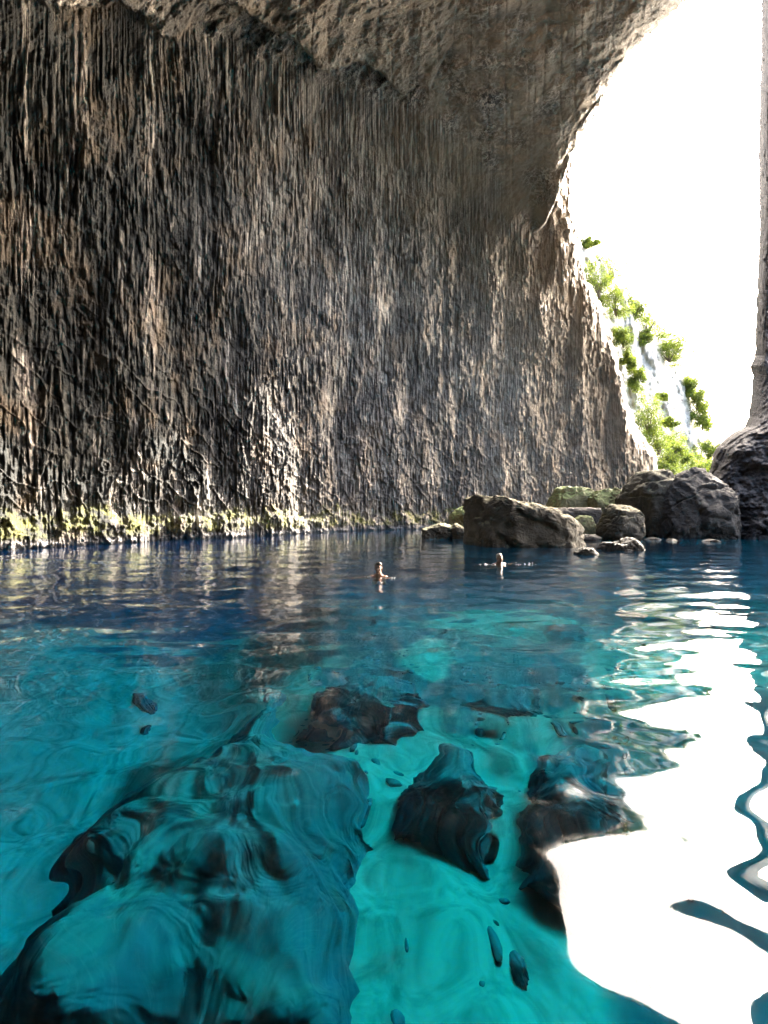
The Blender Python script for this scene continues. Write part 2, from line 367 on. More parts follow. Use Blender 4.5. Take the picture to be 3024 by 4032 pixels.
def right_cliff():
    """dark rock shoulder and pillar on the right of the opening"""
    xs = np.arange(2600, 3560, ST); ys = np.arange(-400, 2200, ST)
    px, py = np.meshgrid(xs, ys)
    edge = np.interp(py, [-400, 0, 300, 600, 900, 1100, 1300, 1400, 1440, 1480, 1560, 1640, 1680, 1700, 1730, 1765, 1800, 1850, 1900, 1960, 2040, 2110, 2200],
                         [3000, 2998, 2994, 2986, 2990, 2982, 2976, 2972, 2952, 2964, 2958, 2950, 2930, 2890, 2850, 2816, 2806, 2796, 2772, 2748, 2730, 2715, 2700])
    edge0 = edge; edge = edge + 5*fbm(py/40, 0*py, px/300, 4, 81, 0.6)
    D = table([2600, 2900, 3100, 3560], [-400, 0, 1500, 1720, 2100, 2200], [
        [24, 23, 22, 19], [31, 29, 27, 22], [36, 34, 31, 25], [31, 29, 27, 24], [27.5, 26, 24.5, 22], [27, 25.5, 24, 21.5]], 2.0)
    Y = D(px, py); dist = px - edge
    Y = Y + 5*np.exp(-np.clip(px - edge0, 0, None)/28)
    pts = P(px, py, Y)
    lowz = 1 - sstep(1650, 1760, py)
    rel = rock_relief(pts[..., 0], pts[..., 1], pts[..., 2], 0.9*lowz, 0.5) + 0.22*ridged(pts[..., 0]*1.1, pts[..., 1]*1.1, pts[..., 2]*1.1, 5, 83, 0.6) + (1 - lowz)*0.9*fbm(pts[..., 0]/2.2, pts[..., 1]/2.2, pts[..., 2]/2.2, 5, 84, 0.55)
    d = pts - np.array([0, 0, H]); L = np.linalg.norm(d, axis=-1, keepdims=True)
    co = pts - d/L*rel[..., None]
    kv = dist > 0
    # wrap: vertices left of the edge fold away behind the cliff
    fold = np.clip(-dist, 0, 120)
    f = P(edge + fold*0.9, py, Y + 5 + fold*0.14)
    co = np.where(kv[..., None], co, f)
    redge = np.interp(py, [-400, 0, 1300, 1600, 1800, 2200], [3200, 3085, 3060, 3085, 3500, 3700]) + 6*fbm(py/40, 0*py, px/300, 4, 85, 0.6)  # pillar cut short out of view: added gap that lets the sun in
    co = co + np.where((px > redge - 60)[..., None], (d/L)*(np.clip(px - redge + 60, 0, 60)/60)[..., None]**2*5, 0)
    keep = (dist > -120) & (px < redge); keep = keep[:-1, :-1] & keep[1:, 1:]
    q = grid_faces(*px.shape, keep, flip=True)
    a = 0.2*np.ones(px.size)
    o = link_mesh('right_cliff', co, q, M_cave_dark, attrs={'algae': a, 'moss': 0*a, 'tide': 0*a})
    tag(o, kind='structure')
M_cave_dark = boulder_material('cliff_rock', (0.035, 0.032, 0.032), (0.12, 0.105, 0.10), (0.22, 0.20, 0.17), 1.1, 1.5, 0.5)
right_cliff()

def outer_cliff():
    """sunlit coast beyond the opening"""
    xs = np.arange(2100, 2960, 6.0); ys = np.arange(800, 2120, 6.0)
    px, py = np.meshgrid(xs, ys)
    edge = np.interp(py, [800, 950, 1050, 1150, 1250, 1370, 1500, 1600, 1750, 1850, 1950, 2120],
                         [2290, 2330, 2440, 2490, 2570, 2680, 2740, 2765, 2800, 2812, 2822, 2830]) + 8*fbm(py/60, 0*py, 0*py, 3, 91)
    D = table([2100, 2300, 2500, 2700, 2960], [800, 1400, 2120], [[74, 78, 90, 110, 130], [72, 78, 92, 112, 130], [70, 75, 88, 105, 120]], 2.0)
    Y = D(px, py); dist = edge - px
    Y = Y + 12*np.exp(-np.clip(dist, 0, None)/40)
    pts = P(px, py, Y)
    rel = 3.0*fbm(pts[..., 0]/8, pts[..., 1]/8, pts[..., 2]/8, 5, 92, 0.6) + 0.8*ridged(pts[..., 0]/4, pts[..., 1]/4, pts[..., 2]/9, 3, 93)
    d = pts - np.array([0, 0, H]); L = np.linalg.norm(d, axis=-1, keepdims=True)
    co = pts - d/L*rel[..., None]
    fold = np.clip(-dist, 0, 150)
    f = P(edge - fold*0.8, py, Y + 12 + fold*0.3)
    co = np.where((dist > 0)[..., None], co, f)
    keep = (dist > -150); keep = keep[:-1, :-1] & keep[1:, 1:]
    o = link_mesh('coastal_cliff', co, grid_faces(*px.shape, keep, flip=True), M_outer)
    tag(o, kind='structure')
outer_cliff()

# ------------------------------------------------------------------ water
def water_material():
    m, nt, b = new_mat('sea_water'); nt.nodes.remove(b); out = nt.nodes['Material Output']
    g = N(nt, 'ShaderNodeNewGeometry')
    # fine ripples
    n = N(nt, 'ShaderNodeBump'); n.inputs['Distance'].default_value = 0.006; n.inputs['Strength'].default_value = 1.0
    vec = mapping(nt, (1.0, 1.7, 1.0))
    sy = N(nt, 'ShaderNodeSeparateXYZ'); nt.links.new(g.outputs['Position'], sy.inputs[0])       # sheltered beside the boat, breezier farther out
    nt.links.new(math_n(nt, 'MULTIPLY', tex_noise(nt, vec, 4.5, 3, 0.5, 0.4), mr(nt, sy.outputs[1], 3.0, 9.0, 0.0, 1.0)), n.inputs['Height'])
    d = N(nt, 'ShaderNodeVectorMath', operation='DOT_PRODUCT'); nt.links.new(g.outputs['Incoming'], d.inputs[0]); nt.links.new(n.outputs[0], d.inputs[1])
    c = math_n(nt, 'ABSOLUTE', d.outputs['Value'])
    inv = math_n(nt, 'SUBTRACT', 1.0, c, clamp=True)
    f = math_n(nt, 'MULTIPLY_ADD', math_n(nt, 'POWER', inv, 5.0), 0.965, 0.035, clamp=True)
    t = N(nt, 'ShaderNodeBsdfRefraction'); t.inputs['IOR'].default_value = 1.33; t.inputs['Roughness'].default_value = 0.0; nt.links.new(n.outputs[0], t.inputs['Normal']); gl = N(nt, 'ShaderNodeBsdfGlossy'); gl.inputs['Roughness'].default_value = 0.015
    gl.inputs['Color'].default_value = (1, 1, 1, 1); nt.links.new(n.outputs[0], gl.inputs['Normal'])
    mx = N(nt, 'ShaderNodeMixShader'); nt.links.new(f, mx.inputs[0]); nt.links.new(t.outputs[0], mx.inputs[1]); nt.links.new(gl.outputs[0], mx.inputs[2])
    nt.links.new(mx.outputs[0], out.inputs['Surface'])
    va = N(nt, 'ShaderNodeVolumeAbsorption'); va.inputs['Color'].default_value = (0.05, 0.914, 0.968, 1); va.inputs['Density'].default_value = 0.80
    nt.links.new(va.outputs[0], out.inputs['Volume'])
    return m
M_water = water_material()
SWIM = [(0.0 + (1490-CX)/F*10.5, 10.5), ((1967-CX)/F*13.1, 13.1)]
def wave(X, Y):
    near = 1 - sstep(2.6, 5.0, Y)
    w = 0.015*noise(X/4, Y/2.6, 0*X, 104)
    w = w + (1-near)*(0.028*noise(X/1.5 + 0.3*Y, Y/1.05, 0*X, 101) + 0.017*noise(X/0.62 - 0.2*Y, Y/0.42, 0*X, 102) + 0.009*noise(X/0.30, Y/0.17, 0*X, 103)*sstep(2.5, 9.0, Y))
    w = w + near*(0.042*noise(X/1.15 + 0.2*Y, Y/0.95, 0*X, 118) + 0.020*noise(X/0.46, Y/0.46, 0*X, 105) + 0.0045*noise(X/0.27, Y/0.25, 0*X, 107) + 0.0006*noise(X/0.20, Y/0.20, 0*X, 106))
    for (sx, sy) in SWIM:
        r = np.hypot(X - sx, (Y - sy)); w = w + 0.012*np.sin(r*9)*np.exp(-r/1.3)*sstep(0.25, 0.5, r)
    return w
def water():
    rows = []
    py = 4700.0
    while py > 2030: rows.append(F*H/(py - CY)); py -= (5.0 if py > 2250 else (3.5 if py > 2110 else 2.5))
    rows = np.array([-60, -30, -12, -5, -2, -0.5, 0.3, 0.7] + rows + [250, 400, 900, 2500])
    u = np.arange(-350, 3400, 5.2); t = (u - CX)/F
    t = np.concatenate([[-3, -2, -1.5, -1.2], t, [1.2, 1.5, 2.2, 4]])
    half = np.maximum(np.abs(rows), 0.9)
    X = t[None, :]*half[:, None]; Y = np.tile(rows[:, None], (1, len(t)))
    X = np.where(np.abs(t)[None, :] > 1.1, X + np.sign(t)[None, :]*40, X)
    Z = wave(X, Y)*sstep(200, 60, Y)
    o = link_mesh('water', np.stack([X, Y, Z], -1), grid_faces(*X.shape), M_water)
    o.cycles.is_caustics_caster = True; sun_d.cycles.is_caustics_light = True
    tag(o, kind='structure')
water()

# ------------------------------------------------------------------ sea bed
def seabed_material():
    m, nt, b = new_mat('seabed_sand')
    iso = mapping(nt, (1, 1, 1))
    base = ramp(nt, tex_noise(nt, iso, 2.4, 4, 0.55, 1.6), [(0.35, (0.17, 0.175, 0.16)), (0.58, (0.31, 0.305, 0.27))])
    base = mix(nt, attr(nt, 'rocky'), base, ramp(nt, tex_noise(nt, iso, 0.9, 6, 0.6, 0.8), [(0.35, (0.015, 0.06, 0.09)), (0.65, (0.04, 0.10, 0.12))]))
    nt.links.new(base, b.inputs['Base Color']); b.inputs['Roughness'].default_value = 0.9
    bump(nt, b, tex_noise(nt, iso, 1.6, 2, 0.5, 0.5), 0.15)
    return m
M_bed = seabed_material()
def floor_pt(px, py, z):
    """where the line of sight through pixel (px, py), bent at the water surface, meets depth z"""
    ax = (px - CX)/F; e = (py - CY)/F; hl = math.hypot(1, ax); el = math.atan2(e, hl)
    e2 = math.acos(math.cos(el)/1.33); r = H/math.tan(el) - z/math.tan(e2)
    return (ax/hl*r, r/hl)
def bed_height(X, Y):
    deep = sstep(-0.3, -3.6, X + 0.10*(Y - 5) + 0.5*noise(X/2, Y/2, 0*X, 112))
    Z = -3.4 + 0.30*fbm(X/2.6, Y/2.6, 0*X, 4, 111) - 2.3*deep
    return Z - 2.0*sstep(10, 15, Y), deep
def pebbles():
    rng = np.random.RandomState(77); n = 900
    bm = bmesh.new(); bmesh.ops.create_icosphere(bm, subdivisions=2, radius=1.0)
    v = np.array([x.co[:] for x in bm.verts]); t = np.array([[x.index for x in f.verts] for f in bm.faces]); bm.free()
    x = rng.uniform(-1.5, 5.5, n); y = rng.uniform(2.5, 10, n)
    m = noise(x/1.1, y/1.1, 0*x, 78) > 0.02; x = x[m]; y = y[m]; n = len(x)          # they lie in drifts
    z, _ = bed_height(x, y); r = 0.02 + 0.09*rng.power(0.35, n)*rng.uniform(0.3, 1, n); r = np.clip(r, 0.02, 0.12)
    sc_ = np.stack([r*rng.uniform(0.8, 1.2, n), r*rng.uniform(0.8, 1.2, n), r*0.4], -1)
    lump = 1 + 0.25*noise(v[None, :, 0]*1.3 + x[:, None]*9, v[None, :, 1]*1.3, v[None, :, 2]*1.3 + y[:, None]*7, 79)
    co = v[None]*lump[..., None]*sc_[:, None] + np.stack([x, y, z + r*0.1], -1)[:, None]
    tr = (t[None] + (np.arange(n)*len(v))[:, None, None]).reshape(-1, 3)
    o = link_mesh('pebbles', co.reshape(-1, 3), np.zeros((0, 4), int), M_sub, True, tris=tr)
    o.cycles.is_caustics_receiver = True
    tag(o, 'small dark pebbles strewn over the pale sand under the water', 'pebbles', kind='stuff')
def seabed():
    ys = np.concatenate([np.arange(-20, 1, 0.8), np.arange(1, 16, 0.07), np.arange(16, 75, 0.6), [100, 200, 600]])
    xs = np.concatenate([[-200, -60, -40], np.arange(-28, -9, 0.5), np.arange(-9, 11, 0.08), np.arange(11, 40, 0.6), [60, 100, 300]])
    X, Y = np.meshgrid(xs, ys)
    Z, deep = bed_height(X, Y)
    def blob(px, py, rx, ry, z=-3.4):
        cx, cyy = floor_pt(px, py, z); ax = abs(floor_pt(px+rx, py, z)[0] - cx); ay = abs(floor_pt(px, py+ry, z)[1] - cyy)
        dd = np.hypot((X-cx)/ax, (Y-cyy)/ay) + 0.45*fbm(X/0.8, Y/0.8, 0*X, 3, 114)
        return sstep(1.15, 0.85, dd)
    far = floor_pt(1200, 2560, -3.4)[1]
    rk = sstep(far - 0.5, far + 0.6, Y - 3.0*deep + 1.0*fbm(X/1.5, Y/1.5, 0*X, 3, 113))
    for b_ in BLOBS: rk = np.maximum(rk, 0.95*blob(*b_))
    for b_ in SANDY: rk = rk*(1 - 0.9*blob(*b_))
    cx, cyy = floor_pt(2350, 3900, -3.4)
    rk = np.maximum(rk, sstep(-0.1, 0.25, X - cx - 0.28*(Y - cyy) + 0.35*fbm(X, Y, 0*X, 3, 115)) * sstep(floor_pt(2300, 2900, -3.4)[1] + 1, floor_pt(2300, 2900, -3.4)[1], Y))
    o = link_mesh('seabed', np.stack([X, Y, Z], -1), grid_faces(*X.shape), M_bed, attrs={'rocky': rk})
    o.cycles.is_caustics_receiver = True
    tag(o, kind='structure')
BLOBS = [(2000, 2640, 340, 130), (1900, 2700, 420, 150), (1500, 2640, 280, 90), (1480, 2760, 190, 110), (2150, 2900, 140, 120), (700, 2620, 260, 50, -6)]
SANDY = [(1960, 2450, 300, 55), (1690, 2570, 90, 90), (1160, 2520, 60, 30), (2120, 2860, 90, 120)]
seabed()

# ------------------------------------------------------------------ boulders
def outline_rock(name, pts, Y, depth, mat, seed, sub=6, bulge=0.55, rough=1.0, facets=7, squash=None):
    """rock whose outline as seen from the boat is pts (photo pixels) at Y metres, given a depth of its own"""
    bm = bmesh.new(); bmesh.ops.create_icosphere(bm, subdivisions=sub, radius=1.0)
    v = np.array([x.co[:] for x in bm.verts]); tri = np.array([[x.index for x in f.verts] for f in bm.faces]); bm.free()
    w = P(np.array([p[0] for p in pts], float), np.array([p[1] for p in pts], float), np.full(len(pts), float(Y)))
    cx, cz = (w[:, 0].min() + w[:, 0].max())/2, (w[:, 2].min() + w[:, 2].max())/2
    ang = np.arctan2(w[:, 2] - cz, w[:, 0] - cx)
    th = np.linspace(-math.pi, math.pi, 181); rad = np.zeros_like(th)
    P2 = np.stack([w[:, 0] - cx, w[:, 2] - cz], -1)
    for k, t in enumerate(th):
        d = np.array([math.cos(t), math.sin(t)]); best = 0.05
        for i in range(len(P2)):
            a = P2[i]; b = P2[(i+1) % len(P2)]; e = b - a; den = d[0]*e[1] - d[1]*e[0]
            if abs(den) < 1e-9: continue
            s = (a[0]*e[1] - a[1]*e[0])/den; u = (a[0]*d[1] - a[1]*d[0])/den
            if s > 0 and -1e-6 <= u <= 1 + 1e-6: best = max(best, s)
        rad[k] = best
    t = np.arctan2(v[:, 2], v[:, 0]); rho = np.hypot(v[:, 0], v[:, 2]); rr = np.interp(t, th, rad)
    r2 = rho**bulge
    x = rr*r2*np.cos(t); z = rr*r2*np.sin(t); y = np.sign(v[:, 1])*np.abs(v[:, 1])**bulge*depth/2
    co = np.stack([x, y, z], -1)
    rng = np.random.RandomState(seed); size = max(np.ptp(w[:, 0]), np.ptp(w[:, 2]))
    for k in range(facets):                                  # broken flat faces
        n = rng.normal(size=3); n[1] = -abs(n[1])*1.2 if k % 3 else n[1]; n /= np.linalg.norm(n)
        dd = co @ n; lim = dd.max()*rng.uniform(0.72, 0.9)
        co = co - np.where(dd > lim, (dd - lim)*0.85, 0)[:, None]*n
    X, Yy, Z = co[:, 0] + seed*3.1, co[:, 1], co[:, 2]
    dn = size*rough*(0.035*fbm(X/size*3, Yy/size*3, Z/size*3, 3, seed) + 0.022*ridged(X/size*7, Yy/size*7, Z/size*7, 4, seed+1)
                     - 0.03*np.clip(1 - np.abs(noise(X/size*3.5, Yy/size*3.5, Z/size*5, seed+5))*8, 0, 1))
    nrm = co/np.maximum(np.linalg.norm(co, axis=1, keepdims=True), 1e-6)
    co = co + nrm*dn[:, None] + np.array([cx, Y + depth*0.5*0.0, cz])
    ctr = np.array([cx, Y, 0.0]); co = co - ctr
    o = link_mesh(name, co, np.zeros((0, 4), int), mat, True, tris=tri)
    o.location = ctr
    return o
def rock(label, pts, Y, depth, mat, seed, name='boulder', cat='boulder', group=None, **kw):
    o = outline_rock(name, pts, Y, depth, mat, seed, **kw); tag(o, label, cat, group); return o
rock('largest dark boulder with a long sloping top, standing in the water before the others',
     [(1838, 2000), (1850, 1965), (1885, 1953), (1950, 1962), (2060, 1985), (2150, 2008), (2235, 2045), (2282, 2072), (2292, 2118), (2275, 2190), (1850, 2210), (1842, 2100)], 21.0, 3.2, M_boulder, 3, sub=7, bulge=0.36, facets=4, rough=0.7)
rock('low flat pale topped rock in the water left of the largest boulder',
     [(1664, 2085), (1700, 2072), (1740, 2062), (1775, 2072), (1802, 2100), (1800, 2150), (1668, 2150)], 26.5, 2.0, M_boulder, 5, sub=6)
rock('small tilted rock wedged between the low flat rock and the largest boulder',
     [(1775, 2075), (1800, 2060), (1830, 2080), (1850, 2110), (1840, 2150), (1780, 2140)], 26.0, 1.4, M_boulder, 6, sub=5)
rock('green mossy boulder showing behind the left end of the largest boulder',
     [(1772, 2035), (1800, 2010), (1835, 1990), (1900, 2000), (1900, 2120), (1800, 2110), (1776, 2080)], 30.0, 3.0, M_mossy, 8, sub=6)
rock('yellowish angular slab standing behind the largest boulder, highest at its left end',
     [(2150, 2030), (2180, 1965), (2205, 1925), (2225, 1918), (2290, 1930), (2335, 1940), (2345, 2000), (2340, 2110), (2160, 2110)], 33.0, 3.0, M_mossy, 9, sub=6, bulge=0.45)
rock('green topped broad boulder to the right of the yellowish slab',
     [(2315, 1960), (2345, 1938), (2400, 1932), (2450, 1930), (2475, 1945), (2490, 2000), (2480, 2110), (2320, 2110)], 31.5, 3.2, M_mossy, 12, sub=6, bulge=0.45)
rock('long thin flat topped slab lying behind the right end of the largest boulder',
     [(2140, 2003), (2345, 2000), (2352, 2012), (2350, 2110), (2150, 2110)], 28.5, 2.4, M_dark, 14, sub=6, bulge=0.35, facets=2, rough=0.5)
rock('small mossy block in the gap between the largest boulder and the pointed rock',
     [(2262, 2045), (2290, 2030), (2325, 2038), (2335, 2070), (2330, 2120), (2265, 2120)], 25.5, 1.2, M_mossy, 15, sub=5)
rock('pointed leaning rock at the water edge right of the largest boulder',
     [(2362, 2100), (2385, 2050), (2405, 2005), (2430, 1985), (2478, 1998), (2500, 2030), (2512, 2075), (2530, 2115), (2525, 2160), (2365, 2160)], 25.0, 2.6, M_boulder, 17, sub=6)
rock('tall rounded brown boulder, left one of the tall pair beside the opening',
     [(2462, 1960), (2500, 1905), (2530, 1872), (2570, 1856), (2620, 1862), (2655, 1880), (2670, 1960), (2660, 2150), (2480, 2150)], 28.5, 4.0, M_boulder, 20, sub=6)
rock('tall upright grey boulder with a flat crest leaning on the dark cliff below the opening',
     [(2582, 2050), (2600, 1960), (2628, 1885), (2670, 1850), (2730, 1845), (2775, 1855), (2800, 1890), (2850, 1980), (2840, 2160), (2590, 2160)], 27.0, 4.5, M_dark, 22, sub=7)
rock('small wet black rock just breaking the surface, nearest to the swimmers',
     [(2268, 2175), (2295, 2158), (2330, 2160), (2350, 2180), (2345, 2215), (2272, 2215)], 16.0, 0.7, M_dark, 25, sub=5, rough=1.3)
rock('low wet jagged rock awash in front of the pointed rock',
     [(2370, 2160), (2400, 2138), (2440, 2142), (2475, 2125), (2510, 2145), (2540, 2165), (2530, 2205), (2380, 2205)], 18.0, 1.2, M_dark, 27, sub=6, rough=1.4)
rock('tiny wet stone at the foot of the largest boulder on its right',
     [(2280, 2118), (2310, 2104), (2350, 2106), (2362, 2120), (2355, 2150), (2285, 2150)], 24.0, 0.8, M_dark, 29, sub=5, rough=1.3)
for k, (a, b_, yy) in enumerate(((2540, 2600, 24.5), (2628, 2660, 23.5), (2768, 2830, 23.0))):
    c_ = F*H/yy + CY
    rock(['flat stone awash at the foot of the tall rounded boulder', 'little round stone awash between the tall grey boulder and the open water',
          'flat stone awash below the dark cliff at the right'][k],
         [(a, c_+2), ((a+b_)/2, c_-9), (b_, c_), (b_, c_+20), (a, c_+20)], yy, 0.7, M_dark, 31+k, sub=4, name='stone', cat='stone')

# ------------------------------------------------------------------ rocks under water
def bed_rock_material():
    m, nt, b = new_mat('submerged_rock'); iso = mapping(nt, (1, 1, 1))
    base = ramp(nt, tex_noise(nt, iso, 0.9, 3, 0.5, 2.0), [(0.36, (0.02, 0.085, 0.13)), (0.52, (0.024, 0.085, 0.12)), (0.72, (0.06, 0.14, 0.15))])  # blue-green rock colour stands in for light scattered by the water
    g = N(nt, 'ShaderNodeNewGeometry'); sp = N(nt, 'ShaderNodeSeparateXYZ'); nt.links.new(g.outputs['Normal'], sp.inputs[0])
    lit_silt = mr(nt, math_n(nt, 'ADD', sp.outputs[2], math_n(nt, 'MULTIPLY', tex_noise(nt, iso, 1.4, 6, 0.65, 0.8), 1.1)), 1.28, 1.52)   # silt on level faces, its paler tone painting lit crests
    base = mix(nt, math_n(nt, 'MULTIPLY', lit_silt, 0.22), base, (0.10, 0.19, 0.18))
    nt.links.new(base, b.inputs['Base Color']); b.inputs['Roughness'].default_value = 0.9
    bump(nt, b, tex_noise(nt, iso, 2.0, 3, 0.5, 0.8), 0.2)
    return m
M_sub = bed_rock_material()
pebbles()
def mound(label, pts, ztop, zbase, seed, name='submerged_rock', wob=0.26):
    """rock on the sea bed whose crest outline is seen at pts through the water"""
    w = np.array([floor_pt(p[0], p[1], ztop - 0.5*(ztop - zbase)) for p in pts]); c = w.mean(0)
    nt_, nr_ = 220, 60
    th = np.linspace(-math.pi, math.pi, nt_, endpoint=False); rad = np.zeros(nt_); Q = w - c
    for k, t in enumerate(th):
        d = np.array([math.cos(t), math.sin(t)]); best = 0.1
        for i in range(len(Q)):
            a = Q[i]; b = Q[(i+1) % len(Q)]; e = b - a; den = d[0]*e[1] - d[1]*e[0]
            if abs(den) < 1e-9: continue
            s = (a[0]*e[1] - a[1]*e[0])/den; u = (a[0]*d[1] - a[1]*d[0])/den
            if s > 0 and -1e-6 <= u <= 1 + 1e-6: best = max(best, s)
        rad[k] = best
    s = np.linspace(0, 1.35, nr_)
    S, T = np.meshgrid(s, th, indexing='ij'); Rr = S*rad[None, :]
    X = c[0] + Rr*np.cos(T); Y = c[1] + Rr*np.sin(T)
    size = rad.mean()
    X2 = X + wob*size*fbm(X/size*2, Y/size*2, 0*X, 4, seed+3, 0.6)*sstep(0.3, 1, S); Y2 = Y + wob*size*fbm(X/size*2, Y/size*2, 5+0*X, 4, seed+4, 0.6)*sstep(0.3, 1, S)
    hgt = 1 - np.clip(S/1.3, 0, 1)**2.6
    Z = zbase + (ztop - zbase)*hgt + min(0.75, size/1.4)*(0.5*fbm(X2/1.3, Y2/1.3, 0*X, 4, seed) + 0.2*ridged(X2, Y2, 0*X, 3, seed+1) - 0.2)*sstep(0.1, 0.6, hgt)
    q = []
    idx = np.arange(nr_*nt_).reshape(nr_, nt_)
    a = idx[:-1]; b = idx[1:]; q = np.stack([a, b, np.roll(b, -1, 1), np.roll(a, -1, 1)], -1).reshape(-1, 4)
    ctr = np.array([c[0], c[1], zbase])
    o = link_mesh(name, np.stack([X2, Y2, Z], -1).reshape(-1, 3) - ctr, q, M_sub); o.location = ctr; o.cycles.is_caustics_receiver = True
    tag(o, label, 'submerged rock'); return o
mound('great dark submerged rock filling the lower left foreground under the turquoise water',
      [(1000, 2840), (1150, 2880), (1250, 2930), (1300, 3060), (1450, 3180), (1510, 3280), (1490, 3430), (1400, 3560), (1370, 3760), (1420, 4032), (1430, 5200), (-300, 5200), (-100, 4032), (120, 3760), (260, 3570), (420, 3330), (640, 3120), (820, 3000)], -2.3, -4.6, 121, wob=0.17)
mound('dark submerged boulder with a pale crest standing alone on the sand in the middle',
      [(1560, 3090), (1640, 3030), (1760, 3010), (1870, 3060), (1935, 3170), (1920, 3290), (1840, 3345), (1740, 3290), (1580, 3230)], -2.75, -3.9, 131)
mound('submerged boulder at the right of the sand channel, next to the bright sky reflection',
      [(2060, 3180), (2140, 3000), (2330, 2980), (2450, 3100), (2480, 3300), (2400, 3460), (2200, 3500), (2090, 3360)], -2.8, -3.9, 141)
mound('dark submerged rock at the far end of the sand channel below the nearer swimmer',
      [(1250, 2780), (1330, 2700), (1450, 2670), (1580, 2700), (1640, 2790), (1560, 2900), (1330, 2890)], -2.9, -3.9, 151)
mound('long submerged ledge between the sand channel and the sky reflection',
      [(1800, 2800), (1960, 2720), (2150, 2700), (2200, 2780), (2100, 2880), (1900, 2900)], -3.1, -3.9, 171)
for k, (a, b_, r_) in enumerate(((570, 2790, 60), (2020, 3830, 60), (1580, 3410, 35), (1640, 3740, 25))):
    zf = -5.6 if k == 0 else -3.5
    mound(['lone dark stone on the pale bottom near the middle of the left water', 'dark stone on the sand channel near the bottom of the picture',
           'dark stone on the sand just below the middle submerged boulder', 'smallest dark stone on the sand channel'][k],
          [(a + 0.75*r_*math.cos(t), b_ + r_*0.5*math.sin(t)) for t in np.linspace(0, 2*math.pi, 9)[:-1]], zf + 0.08, zf - 0.3, 181+4*k, name='submerged_stone')

# ------------------------------------------------------------------ swimmers
m_, nt_, b_ = new_mat('skin'); b_.inputs['Roughness'].default_value = 0.35
nt_.links.new(ramp(nt_, tex_noise(nt_, mapping(nt_, (1, 1, 1)), 9.0, 3), [(0.3, (0.24, 0.12, 0.08)), (0.7, (0.34, 0.18, 0.125))]), b_.inputs['Base Color']); M_skin = m_
m_, nt_, b_ = new_mat('wet_hair'); b_.inputs['Base Color'].default_value = (0.03, 0.02, 0.015, 1); b_.inputs['Roughness'].default_value = 0.3; M_hair = m_
m_, nt_, b_ = new_mat('grey_hair'); b_.inputs['Base Color'].default_value = (0.35, 0.31, 0.26, 1); b_.inputs['Roughness'].default_value = 0.4; M_grey = m_
m_, nt_, b_ = new_mat('eye'); b_.inputs['Base Color'].default_value = (0.04, 0.03, 0.03, 1); b_.inputs['Roughness'].default_value = 0.1; M_eye = m_
m_, nt_, b_ = new_mat('foam'); b_.inputs['Base Color'].default_value = (0.8, 0.8, 0.8, 1); b_.inputs['Roughness'].default_value = 0.5; M_foam = m_
def capsule(bm, a, b, ra, rb, seg=14):
    a, b = Vector(a), Vector(b)
    for p, r in ((a, ra), (b, rb)):
        res = bmesh.ops.create_icosphere(bm, subdivisions=2, radius=r); bmesh.ops.translate(bm, verts=res['verts'], vec=p)
    m = (b - a).to_track_quat('Z', 'Y').to_matrix().to_4x4(); m.translation = (a + b)/2
    bmesh.ops.create_cone(bm, cap_ends=True, segments=seg, radius1=ra, radius2=rb, depth=(b-a).length, matrix=m)
def ball(bm, c, sx, sy, sz, sub=3):
    res = bmesh.ops.create_icosphere(bm, subdivisions=sub, radius=1.0)
    for v in res['verts']: v.co = Vector((v.co.x*sx + c[0], v.co.y*sy + c[1], v.co.z*sz + c[2]))
def fused(name, bm, mat, voxel=0.008, smooth=6):
    me = bpy.data.meshes.new('tmp'); bm.to_mesh(me); bm.free(); t = bpy.data.objects.new('tmp', me); C.objects.link(t)
    r = t.modifiers.new('r', 'REMESH'); r.mode = 'VOXEL'; r.voxel_size = voxel; r.use_smooth_shade = True
    sm = t.modifiers.new('s', 'SMOOTH'); sm.iterations = smooth; sm.factor = 0.5
    dg = bpy.context.evaluated_depsgraph_get(); out = bpy.data.meshes.new_from_object(t.evaluated_get(dg))
    bpy.data.objects.remove(t); bpy.data.meshes.remove(me); out.name = name; out.materials.clear(); out.materials.append(mat)
    o = bpy.data.objects.new(name, out); C.objects.link(o); return o
def hand(bm, w, d, s, out):
    """palm, four bent fingers of different lengths and a thumb; w wrist, d pointing direction, s side of the thumb"""
    w, d, s = Vector(w), Vector(d).normalized(), Vector(s).normalized(); up = d.cross(s).normalized()
    capsule(bm, w, w + d*0.05, 0.028, 0.034)
    for k, (off, ln) in enumerate(((0.030, 0.070), (0.010, 0.080), (-0.010, 0.074), (-0.029, 0.058))):
        b0 = w + d*0.07 + s*off; b1 = b0 + (d + s*(off*3)).normalized()*ln*0.55 + Vector((0, 0, -0.004)); b2 = b1 + (d + s*off*3 + Vector((0, 0, -0.5))).normalized()*ln*0.45
        capsule(bm, b0, b1, 0.0105, 0.0095, 8); capsule(bm, b1, b2, 0.0095, 0.008, 8)
    t0 = w + d*0.02 + s*0.028; t1 = t0 + (d*0.6 + s).normalized()*0.04; t2 = t1 + (d + s*0.4).normalized()*0.03
    capsule(bm, t0, t1, 0.013, 0.011, 8); capsule(bm, t1, t2, 0.011, 0.009, 8)
